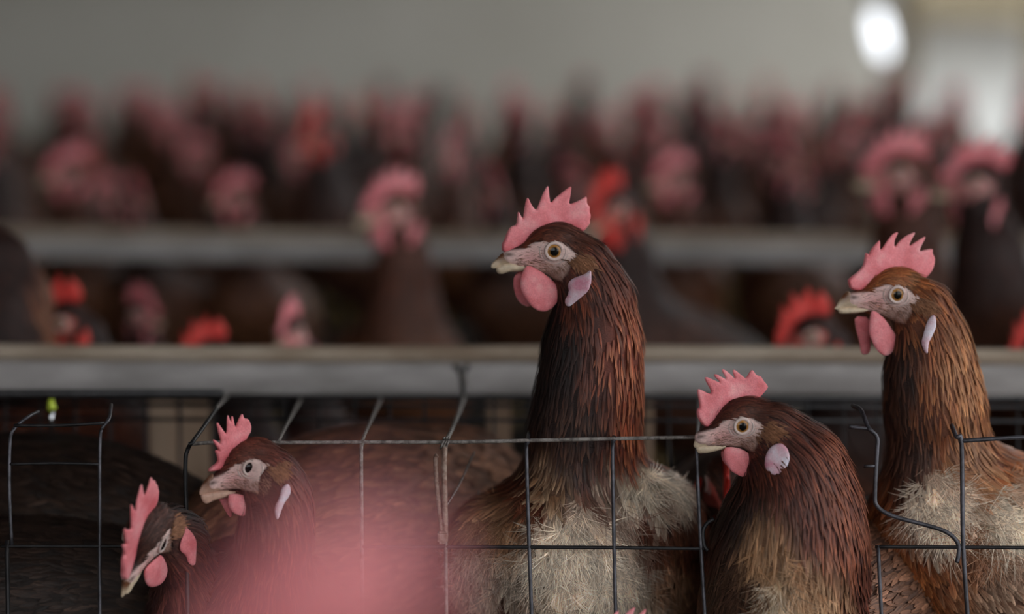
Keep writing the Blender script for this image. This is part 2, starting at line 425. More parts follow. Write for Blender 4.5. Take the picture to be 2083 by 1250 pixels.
# outlines traced in head units, from hen A; the others are traced from their own heads
def loc(sx, sz, ox, oy, ex, ey, pts):          # zoomed crop -> photo pixel offsets from the eye (right, up)
    return [((x / sx + ox - ex), -(y / sz + oy - ey)) for x, y in pts]
zA = lambda p: loc(3.124, 3.124, 900, 350, 1127, 512, p)
zB = lambda p: loc(3.125, 3.125, 1600, 440, 1824.6, 600.6, p)
zC = lambda p: loc(2.358, 2.358, 1350, 720, 1509.9, 868.4, p)
zD = lambda p: loc(2.907, 2.907, 150, 820, 510, 953.5, p)
TR = {
 'A': dict(
  comb=zA([(380,505),(376,460),(395,425),(415,370),(440,342),(470,338),(478,255),(488,252),(498,275),(511,297),(516,275),(525,205),(535,162),(547,163),(562,200),(592,242),(607,215),(632,145),(664,86),(675,86),(680,150),(688,200),(722,158),(770,122),(815,84),(823,88),(815,150),(805,204),(850,186),(888,166),(914,148),(921,156),(920,195),(942,218),(937,246),(949,270),(940,300),(943,320),(925,345),(905,368),(870,385),(760,400),(660,420),(560,480),(520,520),(450,530)]),
  wat=zA([(530,600),(500,670),(497,740),(520,800),(565,855),(600,880),(650,887),(700,862),(750,802),(764,765),(745,730),(700,690),(640,640),(570,600)]),
  wat2=zA([(500,620),(460,650),(448,700),(465,785),(500,840),(560,868),(620,800),(600,640)]),
  lobe=zA([(918,605),(880,640),(820,665),(783,700),(790,760),(762,815),(775,850),(800,840),(850,790),(900,740),(917,680)]),
  bu=zA([(385,508),(345,550),(312,582),(304,605),(318,617),(345,608),(390,586),(450,584),(540,592),(520,568),(440,555),(420,520)]),
  bl=zA([(338,610),(344,640),(368,652),(430,632),(515,634),(580,612),(560,580),(450,570),(390,575),(350,600)])),
 'B': dict(
  comb=zB([(410,465),(394,425),(392,405),(420,380),(450,360),(490,320),(500,280),(506,235),(518,230),(527,247),(545,205),(593,150),(601,155),(600,212),(615,205),(640,165),(680,115),(718,97),(726,103),(700,150),(698,192),(708,188),(740,150),(780,120),(830,96),(836,105),(810,150),(795,192),(830,165),(900,123),(907,132),(880,180),(862,222),(900,212),(960,201),(957,235),(977,265),(970,310),(955,345),(920,385),(880,402),(820,420),(700,420),(600,440),(540,470),(480,480)]),
  wat=zB([(545,600),(530,690),(528,750),(550,810),(580,860),(620,887),(660,882),(702,840),(717,790),(700,745),(680,720),(660,690),(630,650),(580,610)]),
  wat2=zB([(446,635),(463,720),(490,790),(513,888),(552,888),(575,860),(560,740),(550,640)]),
  lobe=zB([(892,605),(860,640),(840,680),(820,740),(803,790),(820,853),(833,850),(842,790),(870,740),(896,690),(902,640)]),
  bu=zB([(395,470),(365,500),(333,540),(320,572),(300,588),(325,600),(350,588),(420,580),(520,585),(500,560),(430,550),(420,500)]),
  bl=zB([(325,592),(342,624),(440,620),(520,608),(570,590),(520,570),(420,575),(350,583)])),
 'C': dict(
  comb=zC([(195,352),(165,310),(160,270),(174,260),(171,225),(160,173),(175,170),(224,197),(231,180),(195,118),(206,111),(250,130),(277,142),(238,104),(250,96),(285,115),(306,126),(278,78),(291,74),(320,95),(351,127),(333,83),(346,76),(385,110),(401,121),(424,78),(438,83),(450,105),(475,110),(486,130),(509,155),(511,167),(490,192),(450,235),(380,270),(320,300),(275,340),(240,355)]),
  wat=zC([(295,455),(292,510),(320,562),(370,594),(400,592),(430,562),(450,525),(440,500),(380,460),(330,450)]),
  wat2=zC([(285,470),(288,510),(310,545),(360,575),(400,560),(400,480)]),
  lobe=zC([(532,412),(560,438),(565,480),(550,522),(510,562),(483,564),(458,532),(465,480),(490,435)]),
  bu=zC([(190,370),(165,400),(147,430),(146,450),(160,460),(200,446),(270,438),(300,432),(260,415),(215,408),(205,385)]),
  bl=zC([(155,452),(168,482),(200,483),(280,468),(320,450),(300,430),(200,440)])),
 'D': dict(
  comb=zD([(790,410),(800,385),(845,355),(845,320),(831,285),(842,280),(857,285),(820,225),(828,214),(870,250),(840,122),(850,113),(870,145),(899,192),(902,80),(910,68),(925,122),(928,80),(938,78),(943,110),(951,152),(965,110),(985,68),(996,70),(1000,95),(1026,98),(1042,140),(1040,175),(1020,205),(1000,255),(960,310),(920,345),(890,380),(870,400)]),
  wat=zD([(915,545),(913,610),(940,657),(990,677),(1030,657),(1070,610),(1060,585),(1000,550),(950,540)]),
  wat2=zD([(835,565),(870,632),(905,694),(918,694),(930,640),(900,570)]),
  lobe=zD([(1222,460),(1190,490),(1180,540),(1148,600),(1153,672),(1166,674),(1200,580),(1237,530),(1242,485)]),
  bu=zD([(820,415),(800,430),(760,480),(738,530),(745,552),(790,536),(860,520),(920,512),(870,490),(830,470)]),
  bl=zD([(745,545),(760,592),(785,602),(830,578),(910,562),(960,530),(880,512),(790,535)])),
}
def to_local(h, pts, d, y0):
    """photo outline (pixel offsets from the near eye) -> head units on the sheet y = y0"""
    k = d / F / h.s
    A = np.array([[h.f @ RIGHT, h.u @ RIGHT], [h.f @ UP, h.u @ UP]])
    off = (y0 - 40) * np.array([h.l @ RIGHT, h.l @ UP])
    return [tuple(np.linalg.solve(A, np.array(p) * k - off)) for p in pts]

def head_parts(h, root, base, loc_, opts):
    """comb, wattles, earlobes, eyes and beak as children of the hen"""
    def put(name, P, Q, mat, col=None, parent=root):
        return obj(name, make_mesh(name, h.h2w(P) - base, Q, mat, col), parent)
    step = opts.get('step', 1.6); cm = opts.get('comb_mat', 'comb')
    cb = [(x, z * opts.get('tall', 1.0)) for x, z in loc_['comb']]; zmax = max(p[1] for p in cb); zmin = min(p[1] for p in cb)
    P, Q = lens(cb, lambda X, Z: 7.5 - 5.2 * np.clip((Z - 25) / max(zmax - 25, 10), 0, 1) ** 0.8, 6.0, step)
    P[:, 1] += opts.get('bend', 0.0) * np.clip(P[:, 2] - 40, 0, None) ** 1.3 * 0.2 + 1.5 * np.sin(P[:, 0] * 0.07) * np.clip((P[:, 2] - 30) / 50, 0, 1)
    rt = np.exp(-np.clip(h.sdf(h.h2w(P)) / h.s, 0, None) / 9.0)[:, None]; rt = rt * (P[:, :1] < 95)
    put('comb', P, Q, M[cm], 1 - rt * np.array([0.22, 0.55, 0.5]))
    for i, (nm, key) in enumerate((('wattle', 'wat'), ('wattle', 'wat2'))):
        sg = 1 if i == 0 else -1
        P, Q = lens(loc_[key], lambda X, Z: 6.0 + 0 * X, 16, step * 1.2)
        zt = P[:, 2].max(); P[:, 1] += sg * (21 + 0.12 * (zt - P[:, 2])) - sg * 0.0022 * (P[:, 0] - P[:, 0].mean()) ** 2
        put(nm, P, Q, M[cm], np.ones((len(P), 3)))
    for sg in (1, -1):
        P, Q = lens(loc_['lobe'], lambda X, Z: 5.0 + 0 * X, 9, step * 1.2)
        # lay the lobe on the cheek: a plane fitted to the surface under it
        g = np.stack([P[:, 0], np.zeros(len(P)), P[:, 2]], 1); lo_, hi_ = np.zeros(len(P)), np.full(len(P), 90.0)
        for _ in range(14):
            md = (lo_ + hi_) / 2; g[:, 1] = md * sg; ins = h.sdf(h.h2w(g)) < 0
            lo_ = np.where(ins, md, lo_); hi_ = np.where(ins, hi_, md)
        B_ = np.stack([P[:, 0], P[:, 2], np.ones(len(P))], 1); cf = np.linalg.lstsq(B_, lo_, rcond=None)[0]
        P[:, 1] = (P[:, 1] + B_ @ cf + 9.5) * sg
        put('earlobe', P, Q if sg > 0 else Q[:, ::-1], M[opts.get('lobe_mat', 'lobe')], np.ones((len(P), 3)))
    def bw(X, Z): return np.clip(3.5 + (opts['tipx'] - X) * 0.20, 3.0, 13)
    brown, cream = lin(112, 70, 48), opts.get('horn', lin(214, 194, 168))
    for nm, key in (('upper_beak', 'bu'), ('lower_beak', 'bl')):
        P, Q = lens(loc_[key], bw, 11 if nm == 'upper_beak' else 8, step * 1.2)
        g = np.clip((opts['tipx'] - P[:, 0]) / 30, 0, 1); zt = (P[:, 2] - P[:, 2].min()) / (np.ptp(P[:, 2]) + 1e-6)
        m = np.clip(zt * 1.8 - 0.25, 0, 1) * (0.5 + 0.5 * np.exp(-((g - 0.75) / 0.4) ** 2)) if nm == 'upper_beak' else 0.10 * (1 - g)
        m = np.clip(np.asarray(m) * np.ones(len(P)), 0, 1)[:, None]
        put(nm, P, Q, M['beak'], cream * (1 - m) + brown * m)
    # eyes: a domed eyeball with its iris, inside a ring of lid
    for sg in (1, -1):
        n, m = 14, 28
        V, R_ = [], []
        for i in range(n + 1):
            a = i / n * 1.25
            for j in range(m):
                b = 2 * math.pi * j / m; r = 17.5 * math.sin(a)
                V.append((r * math.cos(b), 36.5 + 8.2 * (math.cos(a)), r * math.sin(b))); R_.append(r / 24.0)
        Q = [(i * m + j, i * m + (j + 1) % m, (i + 1) * m + (j + 1) % m, (i + 1) * m + j) for i in range(n) for j in range(m)]
        V = np.array(V); V[:, 1] *= sg; Q = np.array(Q)
        if sg < 0: Q = Q[:, ::-1]
        c = np.repeat(np.array(R_)[:, None], 3, 1)
        e = put('eye', V, Q[:, ::-1], M[opts.get('eye_mat', 'eye')], c)
        a = np.linspace(0, 2 * math.pi, 40, endpoint=False)
        sq = opts.get('lid_close', 1.0)
        ring = np.stack([16.9 * np.cos(a), 41.0 - 0.9 * np.cos(2 * a), 16.6 * sq * np.sin(a) + 0.8], 1); ring[:, 1] *= sg
        rm, fold, fwid, fcs = [], [], [], []
        for i in range(40):
            o_ = unit(ring[i] - np.array([0, 41.0 * sg, 0.8]))
            for j in range(8):
                t = 2 * math.pi * j / 8; rm.append(ring[i] + o_ * 3.6 * math.cos(t) + np.array([0, sg, 0]) * 2.6 * math.sin(t))
        Q = np.array([(i * 8 + j, i * 8 + (j + 1) % 8, ((i + 1) % 40) * 8 + (j + 1) % 8, ((i + 1) % 40) * 8 + j) for i in range(40) for j in range(8)])
        for fr, fy, fw in ((22.5, 38.6, 1.5), (27.0, 36.6, 1.2)):        # folds of skin around the lid
            for i in range(40):
                cc, ss = math.cos(a[i]), math.sin(a[i]); fw_ = fw * (0.55 + 0.45 * math.sin(3 * a[i] + fr))
                g = np.array([fr * 1.04 * cc, 0.0, fr * 0.94 * ss])
                fold.append(g); fwid.append(fw_); fcs.append((cc, ss))
        G = np.array(fold); lo_, hi_ = np.full(len(G), 8.0), np.full(len(G), 60.0)
        for _ in range(14):
            md = (lo_ + hi_) / 2; g = G.copy(); g[:, 1] = md * sg; ins = h.sdf(h.h2w(g)) < 0
            lo_ = np.where(ins, md, lo_); hi_ = np.where(ins, hi_, md)
        Qs = [Q]
        for k in range(2):
            nb = len(rm)
            for i in range(40):
                q_ = k * 40 + i; cc, ss = fcs[q_]
                for j in range(8):
                    t = 2 * math.pi * j / 8; rm.append(np.array([G[q_, 0], (lo_[q_] - 0.2) * sg, G[q_, 2]]) + np.array([cc, 0, ss]) * fwid[q_] * 1.3 * math.cos(t) + np.array([0, sg, 0]) * fwid[q_] * math.sin(t))
            Qs.append(Qs[0] + nb)
        put('eyelid', np.array(rm), np.concatenate(Qs), M['lid'], parent=e)

def legs(root, h, base, floor_z, foot_y=None):
    c, A, r = h.body[0]
    side = A[:, 1]; fw = A[:, 0].copy(); fw[2] = 0; fw = unit(fw)
    for sg in (-1, 1):
        hip = np.asarray(c) + side * sg * 0.045; hip[2] = c[2] - r[2] * 0.75
        ank = np.array([hip[0], hip[1], floor_z + 0.012])
        prt = [tube_mesh('leg', [hip - base, hip * 0.5 + ank * 0.5 - base - fw * 0.01, ank - base], [0.011, 0.007, 0.006], M['leg'], 8, 1)]
        import bmesh
        bm = bmesh.new(); bm.from_mesh(prt[0])
        for a in (-0.5, 0.0, 0.5, math.pi):
            d = np.array([fw[0] * math.cos(a) - fw[1] * math.sin(a), fw[0] * math.sin(a) + fw[1] * math.cos(a), 0]); ln = 0.03 if a > 3 else 0.05
            tm = tube_mesh('toe', [ank - base, ank - base + d * ln * 0.6 + np.array([0, 0, -0.003]), ank - base + d * ln - np.array([0, 0, 0.008])], [0.005, 0.0045, 0.002], M['leg'], 6, 1)
            bm.from_mesh(tm); bpy.data.meshes.remove(tm)
        bm.to_mesh(prt[0]); bm.free()
        obj('leg', prt[0], root)

def build_hen(h, root, base, loc_, opts, colour, rg, detail=1.0):
    """body mesh, head parts, plumage; colour(P) -> (rgb at the root, rgb at the tip, fluff share)"""
    V, Q = h.mesh(opts.get('fine', 3.0), opts.get('coarse', 0.007))
    q = h.w2h(V.astype(np.float64)); near = (np.abs(q[:, 0]) < 150) & (np.abs(q[:, 2]) < 120) & (np.abs(q[:, 1]) < 60)
    sd = np.full(len(V), -99.0); sd[near] = poly_sd(opts.get('face', FACE), q[near, 0], q[near, 2])
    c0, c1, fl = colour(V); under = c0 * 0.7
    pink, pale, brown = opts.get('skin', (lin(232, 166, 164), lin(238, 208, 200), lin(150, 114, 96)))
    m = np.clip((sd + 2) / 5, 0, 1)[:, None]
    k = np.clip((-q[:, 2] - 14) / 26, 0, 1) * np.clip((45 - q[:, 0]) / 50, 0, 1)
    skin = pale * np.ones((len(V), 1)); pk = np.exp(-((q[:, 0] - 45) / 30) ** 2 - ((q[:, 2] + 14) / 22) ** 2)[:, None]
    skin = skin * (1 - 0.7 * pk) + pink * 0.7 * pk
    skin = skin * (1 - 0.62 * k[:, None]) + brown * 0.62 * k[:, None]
    nos = np.exp(-((q[:, 0] - 88) / 9) ** 2 - ((q[:, 2] + 7) / 4.5) ** 2)[:, None] * (np.abs(q[:, 1:2]) > 8)
    skin = skin * (1 - 0.95 * nos) + lin(72, 46, 38) * 0.95 * nos
    obj('body', make_mesh('body', V - base, Q, M['skin'], under * (1 - m) + skin * m), root)
    head_parts(h, root, base, loc_, opts)
    hs = h.s
    # zones
    def inface(P):
        q = h.w2h(P); r = np.full(len(P), -99.0); n = (np.abs(q[:, 0]) < 150) & (np.abs(q[:, 2]) < 120)
        r[n] = poly_sd(opts.get('face', FACE), q[n, 0], q[n, 2]); return r
    neck_top = h.neck[0][0]
    dsp = lambda P: np.linalg.norm(P - h.o, axis=1) / hs
    bodyd = lambda P: np.min([ell((P - c) @ A, (0, 0, 0), r) for c, A, r in h.body], 0)
    def z_head(P): q = h.w2h(P); return (inface(P) < -1) * (dsp(P) < 78) * (q[:, 0] < 62)
    def z_neck(P): return (inface(P) < -3) * (dsp(P) > 48) * (bodyd(P) > -0.004) * 1.0
    def z_body(P): return (bodyd(P) < 0.012) * (dsp(P) > 60) * 1.0
    parts = []
    def layer(n, zone, L, wd, shape, lift, jit, base_=0.0006, thin=None):
        n = int(n * detail)
        if n < 5: return
        P = sample(V, Q, n, rg, zone)
        if thin is not None: P = P[rg.random(len(P)) < thin(P)]
        if len(P) < 3: return
        a, b, f = colour(P)
        g = np.exp(rg.normal(0, 0.28, (len(P), 1)))
        Ls = L * np.exp(rg.normal(0, 0.18, len(P)))
        parts.append(blades(h, P, Ls * hs, wd * hs * np.exp(rg.normal(0, 0.2, len(P))), a * g, b * g, shape, rg, lift, jit, base_))
    nofl = lambda P: 1 - 0.8 * colour(P)[2]
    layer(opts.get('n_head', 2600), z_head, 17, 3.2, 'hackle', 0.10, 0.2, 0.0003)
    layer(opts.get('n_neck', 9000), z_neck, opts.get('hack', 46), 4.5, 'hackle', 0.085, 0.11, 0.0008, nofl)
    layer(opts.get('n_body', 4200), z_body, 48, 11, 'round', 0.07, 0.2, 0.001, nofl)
    if detail >= 0.6:
        # bristles on the bare face and the ear tuft
        def z_tuft(P): q = h.w2h(P); return np.exp(-((q[:, 0] + 52) / 14) ** 2 - ((q[:, 2] + 20) / 9) ** 2) * (np.abs(q[:, 1]) > 15)
        P = sample(V, Q, 420, rg, z_tuft); tc = lin(138, 96, 72) * np.exp(rg.normal(0, 0.22, (420, 1)))
        parts.append(blades(h, P, 20 * hs, 3.0 * hs, tc * 0.8, tc * 1.25, 'hackle', rg, 0.3, 0.25, 0.0012))
        def z_face(P): q = h.w2h(P); return (inface(P) > 1) * (np.hypot(q[:, 0], q[:, 2]) > 26) * (np.abs(q[:, 1]) > 8) * (0.25 + (q[:, 2] < -16)) * (q[:, 0] < 75)
        P = sample(V, Q, 520, rg, z_face); tc = lin(146, 108, 92) * np.exp(rg.normal(0, 0.4, (520, 1)))
        parts.append(blades(h, P, 10 * hs, 1.0 * hs, tc, tc * 1.3, 'hair', rg, 0.12, 0.3, 0.0001))
    Vp, Qp, Cp, Up = join(parts)
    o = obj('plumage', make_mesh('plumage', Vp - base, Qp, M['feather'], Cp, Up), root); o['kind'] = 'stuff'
    nt = int(opts.get('n_fluff', 0) * detail)
    if nt:
        zf = lambda P: colour(P)[2] * (inface(P) < -3) * (dsp(P) > 70)
        P = sample(V, Q, nt, rg, zf); a, b, f = colour(P); g = np.exp(rg.normal(0, 0.34, (nt, 1))); yaw = rg.normal(0, 0.55, nt); hm = 16
        P2 = np.repeat(P, hm, 0) + rg.normal(0, 3.0 * hs, (nt * hm, 3)); P2 -= h.grad(P2) * h.sdf(P2)[:, None]
        gg = np.exp(rg.normal(0, 0.16, (nt * hm, 1))); a = np.repeat(a * g, hm, 0) * gg; b = np.repeat(b * g, hm, 0) * gg
        fan = np.tile(np.linspace(-0.55, 0.55, hm), nt)
        r = blades(h, P2, 40 * hs * np.exp(rg.normal(0, 0.3, nt * hm)), 1.9 * hs, a, b, 'hair', rg, 0.2, 0.16, 0.0008, yaw=np.repeat(yaw, hm) + fan)
        o = obj('breast_fluff', make_mesh('breast_fluff', r[0] - base, r[1], M['fluff'], r[2], r[3]), root); o['kind'] = 'stuff'

def patches(basec, tipc, plist, fluff=()):
    """feather colours from soft elliptical markings, neck shade and rim light included, in photo pixels of the hen as she stands"""
    def fn(P):
        x, y = unproj(P); n = len(x)
        a = np.tile(basec, (n, 1)); b = np.tile(tipc, (n, 1)); f = np.zeros(n)
        wob = 14 * np.sin(x * 0.045 + y * 0.03) + 10 * np.sin(x * 0.11 - y * 0.07)
        for cx, cy, rx, ry, ca, cb in plist:
            m = np.clip(1.5 - 1.0 * np.hypot((x - cx + wob) / rx, (y - cy + wob) / ry), 0, 1)[:, None]; m = m * m * (3 - 2 * m)
            a = a * (1 - m) + np.asarray(ca) * m; b = b * (1 - m) + np.asarray(cb) * m
        for cx, cy, rx, ry in fluff:
            m = np.clip(1.6 - np.hypot((x - cx + wob) / rx, (y - cy + wob) / ry), 0, 1); f = np.maximum(f, m)
        return a, b, f
    return fn

FLOOR_Z = CAM[2] - 0.66                        # wire floor of the cages
def ax3(fwd, up=(0, 0, 1)):
    f, l, u = head_frame(fwd, up); return np.stack([f, l, u], 1)

def hero(name, label, key, eye, d, f, u, s, neck, body, colour, opts, seed, tail=None):
    """neck: (px, py, radius in px, depth offset); body: (px, py, depth offset, forward axis, radii in m)"""
    rg = np.random.default_rng(seed)
    f_, l_, u_ = head_frame(f, u); R = np.stack([f_, l_, u_], 1)
    o = W(*eye, d) - l_ * 40 * s * K0
    dd0 = 40 * s * K0 * max(0.0, -l_[1])    # the neck leaves the middle of the head, not the near eye
    nk = [(o + R @ (np.array([-26, 0, 2]) * s * K0), 40 * s * K0)] + [(W(x, y, d + dd + dd0), r * (d + dd) / F) for x, y, r, dd in neck]
    bd = [(W(bx, by, d + dd), ax3(fw, up), np.asarray(rad)) for bx, by, dd, fw, up, rad in body]
    tl = None
    h = Hen(o, f, u, s, nk, bd, tl)
    base = np.array([bd[0][0][0], bd[0][0][1], FLOOR_Z])
    root = empty(name, base); tag(root, label, 'hen', 'hens in the front cage')
    if key in TR and opts.get('trace', True):
        lc = {k: to_local(h, TR[key][k], d, {'comb': 0, 'wat': 24, 'wat2': -22, 'lobe': 42, 'bu': 0, 'bl': 0}[k]) for k in TR[key]}
    else: lc = GEN[key]
    opts['tipx'] = max(p[0] for p in lc['bu'])
    build_hen(h, root, base, lc, opts, colour, rg, opts.get('detail', 1.0))
    legs(root, h, base, FLOOR_Z)
    return root, h

def a_local(key, yaw):
    f, l, u = head_frame((-math.cos(yaw), -math.sin(yaw), 0), (0, 0, 1))
    h = Hen.__new__(Hen); h.f, h.l, h.u = f, l, u; h.s = K0
    return {k: to_local(h, TR[key][k], 1.93, {'comb': 0, 'wat': 24, 'wat2': -22, 'lobe': 42, 'bu': 0, 'bl': 0}[k]) for k in TR[key]}
GEN = {'gA': a_local('A', 0.2), 'gB': a_local('B', 0.15), 'gC': a_local('C', 0.15)}

# ------------------------------------------------------------------ the shed
M['wall'] = noisy('painted_wall', lin(200, 195, 182), lin(214, 209, 197), 1.2, 0.9)
M['ground'] = noisy('litter_floor', lin(58, 48, 40), lin(88, 76, 62), 6, 0.95, 0.3, 0.01)
M['ceil'] = noisy('ceiling_sheet', lin(70, 66, 60), lin(96, 91, 84), 2, 0.9)
M['trough'] = noisy('weathered_trough_board', lin(138, 132, 129), lin(176, 170, 167), 26, 0.75, 0.25, 0.002, stretch=(0.35, 1, 1.4), detail=6)
M['lip'] = noisy('stained_trough_lip', lin(138, 116, 96), lin(182, 166, 148), 30, 0.7, 0.2, 0.002, stretch=(0.25, 1, 1), detail=5)
M['boards'] = noisy('dark_wall_boards', lin(62, 54, 46), lin(92, 82, 70), 3, 0.9, stretch=(1, 1, 0.2))
def structure(name, me): o = obj(name, me); o['kind'] = 'structure'; return o
YB, XL, XR, ZC, YF = 9.0, -4.5, 2.5, 3.2, -3.0
structure('floor', box_mesh('floor', (XL, YF, -0.1), (XR, YB, 0.0), M['ground']))
structure('ceiling', box_mesh('ceiling', (XL, YF, ZC), (XR, YB + 0.2, ZC + 0.1), M['ceil']))
structure('wall_left', box_mesh('wall_left', (XL - 0.15, YF, -0.1), (XL, YB + 0.2, ZC + 0.1), M['boards']))
for y0, y1, z1 in ((YF, -1.0, ZC), (-1.0, 2.2, 0.8), (2.2, 4.8, ZC), (4.8, YB + 0.15, 0.5)):  # unseen wall; solid stretches and openings shaped to make light fall off leftward
    structure('wall_right_unseen', box_mesh('wall_right_unseen', (XR, y0, -0.1), (XR + 0.15, y1, z1), M['wall']))
wx0, wz0, wz1, wx1 = 1.50, 0.75, 1.75, 2.35
structure('wall_front_unseen', box_mesh('wall_front_unseen', (XL, YF - 0.15, -0.1), (-0.4, YF, 2.3), M['boards']))  # unseen wall behind the camera, added to cut the frontal light
structure('wall_front_unseen', box_mesh('wall_front_unseen', (-0.4, YF - 0.15, -0.1), (XR, YF, 1.6), M['wall']))
structure('wall_back', box_mesh('wall_back', (XL, YB, -0.1), (wx0, YB + 0.15, ZC + 0.1), M['wall']))
M['outside'] = noisy('added_outside_wall', lin(190, 192, 190), lin(225, 226, 224), 1.5, 0.9)
M['thatch'] = noisy('dry_thatch', lin(112, 102, 82), lin(166, 154, 128), 5, 0.95, 0.4, 0.02)
structure('wall_outside_added', box_mesh('wall_outside_added', (-2, 13, -0.1), (9, 13.2, 1.45), M['outside']))  # made-up wall past the window, put in to tone down the bright sky
structure('roof_outside', box_mesh('roof_outside', (-2.4, 12.5, 1.45), (9.4, 13.6, 3.2), M['thatch']))
structure('ground_outside', box_mesh('ground_outside', (-30, -30, -0.35), (30, 30, -0.12), M['ground']))

# ------------------------------------------------------------------ troughs, decks, lamp, window
def trough(name, label, d, yL, yR, hface, hlip, length, group):
    a, b = W(0, yL, d), W(2083, yR, d); k = d / F
    t = empty(name, (a + b) / 2); tag(t, label, 'feed trough', group)
    dirx = unit(b - a); ang = math.atan2(dirx[2], dirx[0]); t.rotation_euler = (0, -ang, 0)
    H, h2 = hface * k, hlip * k
    # face board: a shallow channel with rolled lower edge; profile in (y, z), extruded along x
    def extr(nm, prof, mat, z0=0.0):
        xs = np.linspace(-length, length, 25); n = len(prof); V = []
        for i, x in enumerate(xs):
            for y, z in prof: V.append((x, y, z + 0.0012 * math.sin(x * 7.0 + y * 40)))
        Q = [(i * n + j, (i + 1) * n + j, (i + 1) * n + (j + 1) % n, i * n + (j + 1) % n) for i in range(len(xs) - 1) for j in range(n)]
        me = make_mesh(nm, V, Q, mat, smooth=False); return obj(nm, me, t)
    extr('front_board', [(0, 0), (-0.003, -0.003), (-0.004, -H * 0.5), (-0.006, -H * 0.86), (-0.003, -H), (0.006, -H), (0.012, -H * 0.9), (0.012, 0)], M['trough'])
    r = h2 * 0.60
    prof = [(0.010 + r * 0.95 * math.cos(u), h2 * 0.48 + r * 0.9 * math.sin(u)) for u in np.linspace(0, 2 * math.pi, 14, endpoint=False)]
    extr('rim_rail', prof[::-1], M['lip'])
    extr('feed_pan', [(0.012, -H * 0.95), (0.09, -H * 0.95), (0.11, -0.004), (0.105, -0.004), (0.088, -H * 0.88), (0.012, -H * 0.88)], M['trough'])
    return t
tr1 = trough('feed_trough', 'pale weathered feed trough rail running just behind the tall hen', 2.32, 735, 744, 66, 32, 1.6, 'feed troughs')
tr2 = trough('feed_trough', 'blurred grey feed trough rail farther back, above the first rail', 3.45, 485, 500, 42, 20, 2.3, 'feed troughs')
M['board'] = noisy('pale_board', lin(150, 122, 100), lin(178, 152, 130), 18, 0.8, 0.2, 0.002, stretch=(1, 1, 0.3))
def bracket(px0, px1, y1, d):
    a, b = W(px0, 806, d), W(px1, y1, d); c = tr1.location
    o = obj('support_board', box_mesh('support_board', (a[0] - c[0], a[1] - c[1], b[2] - c[2]), (b[0] - c[0], a[1] - c[1] + 0.02, a[2] - c[2]), M['board'], 0.003), tr1)
bracket(302, 358, 1250, 2.36); bracket(366, 424, 1250, 2.37); bracket(990, 1040, 1250, 2.36); bracket(1312, 1330, 1250, 2.36)  # last, narrow board stands in for light seen through a gap

M['deck'] = noisy('light_blocking_deck', lin(38, 30, 26), lin(66, 54, 44), 14, 0.95, 0.3, 0.004)
def deck(y0, y1, z, x, label):  # solid trays added to block light and view, keeping the interior dark
    t = empty('cage_deck', ((0), (y0 + y1) / 2, z)); tag(t, label, 'cage deck', 'cage decks')
    hy = (y1 - y0) / 2
    obj('tray', box_mesh('tray', (-x, -hy, -0.03), (x, hy, -0.002), M['deck'], 0.004), t)
    for sx in (-x + 0.1, 0, x - 0.1):
        for sy in (-hy + 0.05, hy - 0.05): obj('leg', box_mesh('leg', (sx - 0.02, sy - 0.02, -z), (sx + 0.02, sy + 0.02, -0.03), M['deck']), t)
    return t
deck(1.66, 2.2, FLOOR_Z, 1.5, 'added dark deck under the hens in the front cage')
deck(2.42, 3.3, FLOOR_Z - 0.06, 1.9, 'added dark deck between the two feed trough rails')
deck(3.5, 5.1, FLOOR_Z, 2.2, 'added dark deck under the blurred hens past the second rail')
deck(5.3, 8.0, FLOOR_Z, 2.4, 'added dark deck under the farthest blurred hens by the wall')
deck(0.2, 1.15, FLOOR_Z + 0.10, 0.9, 'dark deck under the blurred hen closest to the viewer')

# window in the back wall, lamp, post
structure('wall_back', box_mesh('wall_back', (wx1, YB, -0.1), (XR + 0.15, YB + 0.15, ZC + 0.1), M['wall']))
structure('wall_back', box_mesh('wall_back', (wx0, YB, -0.1), (wx1, YB + 0.15, wz0), M['wall']))
structure('wall_back', box_mesh('wall_back', (wx0, YB, wz1), (wx1, YB + 0.15, ZC + 0.1), M['wall']))
M['frame'] = noisy('window_timber', lin(120, 108, 88), lin(150, 136, 112), 12, 0.8)
wf = structure('window_1', box_mesh('window_1', (wx0 - 0.06, YB - 0.03, wz1), (wx1 + 0.06, YB, wz1 + 0.06), M['frame']))
for lo, hi in (((wx0 - 0.06, YB - 0.03, wz0 - 0.06), (wx1 + 0.06, YB, wz0)), ((wx0 - 0.06, YB - 0.03, wz0), (wx0, YB, wz1)), ((wx1, YB - 0.03, wz0), (wx1 + 0.06, YB, wz1)), ((wx0 + 0.42, YB + 0.02, wz0), (wx0 + 0.47, YB + 0.06, wz1))):
    obj('window_frame', box_mesh('window_frame', lo, hi, M['frame']), wf)

lp = W(1790, 70, 7.6)
lamp = empty('hanging_lamp', lp); tag(lamp, 'bright white hanging bulb blurred near the pale wall', 'lamp')
t = NT('bulb_glow'); t.b.inputs['Emission Color'].default_value = (0.88, 0.93, 1.0, 1); t.b.inputs['Emission Strength'].default_value = 0.8; M['bulb'] = t.m
M['cap'] = mat_plain('lamp_cap', lin(120, 118, 112), 0.6)
n, m = 14, 16; V = []
for i in range(n + 1):
    a = math.pi * i / n; r = 0.028 * math.sin(a) ** 0.7
    for j in range(m): V.append((r * math.cos(2 * math.pi * j / m), r * math.sin(2 * math.pi * j / m), -0.075 * math.cos(a)))
V = np.array(V); ta = math.radians(-14); V = np.stack([V[:, 0] * math.cos(ta) + V[:, 2] * math.sin(ta), V[:, 1], V[:, 2] * math.cos(ta) - V[:, 0] * math.sin(ta)], 1)
obj('bulb', make_mesh('bulb', V, [(i * m + j, i * m + (j + 1) % m, (i + 1) * m + (j + 1) % m, (i + 1) * m + j) for i in range(n) for j in range(m)], M['bulb']), lamp)
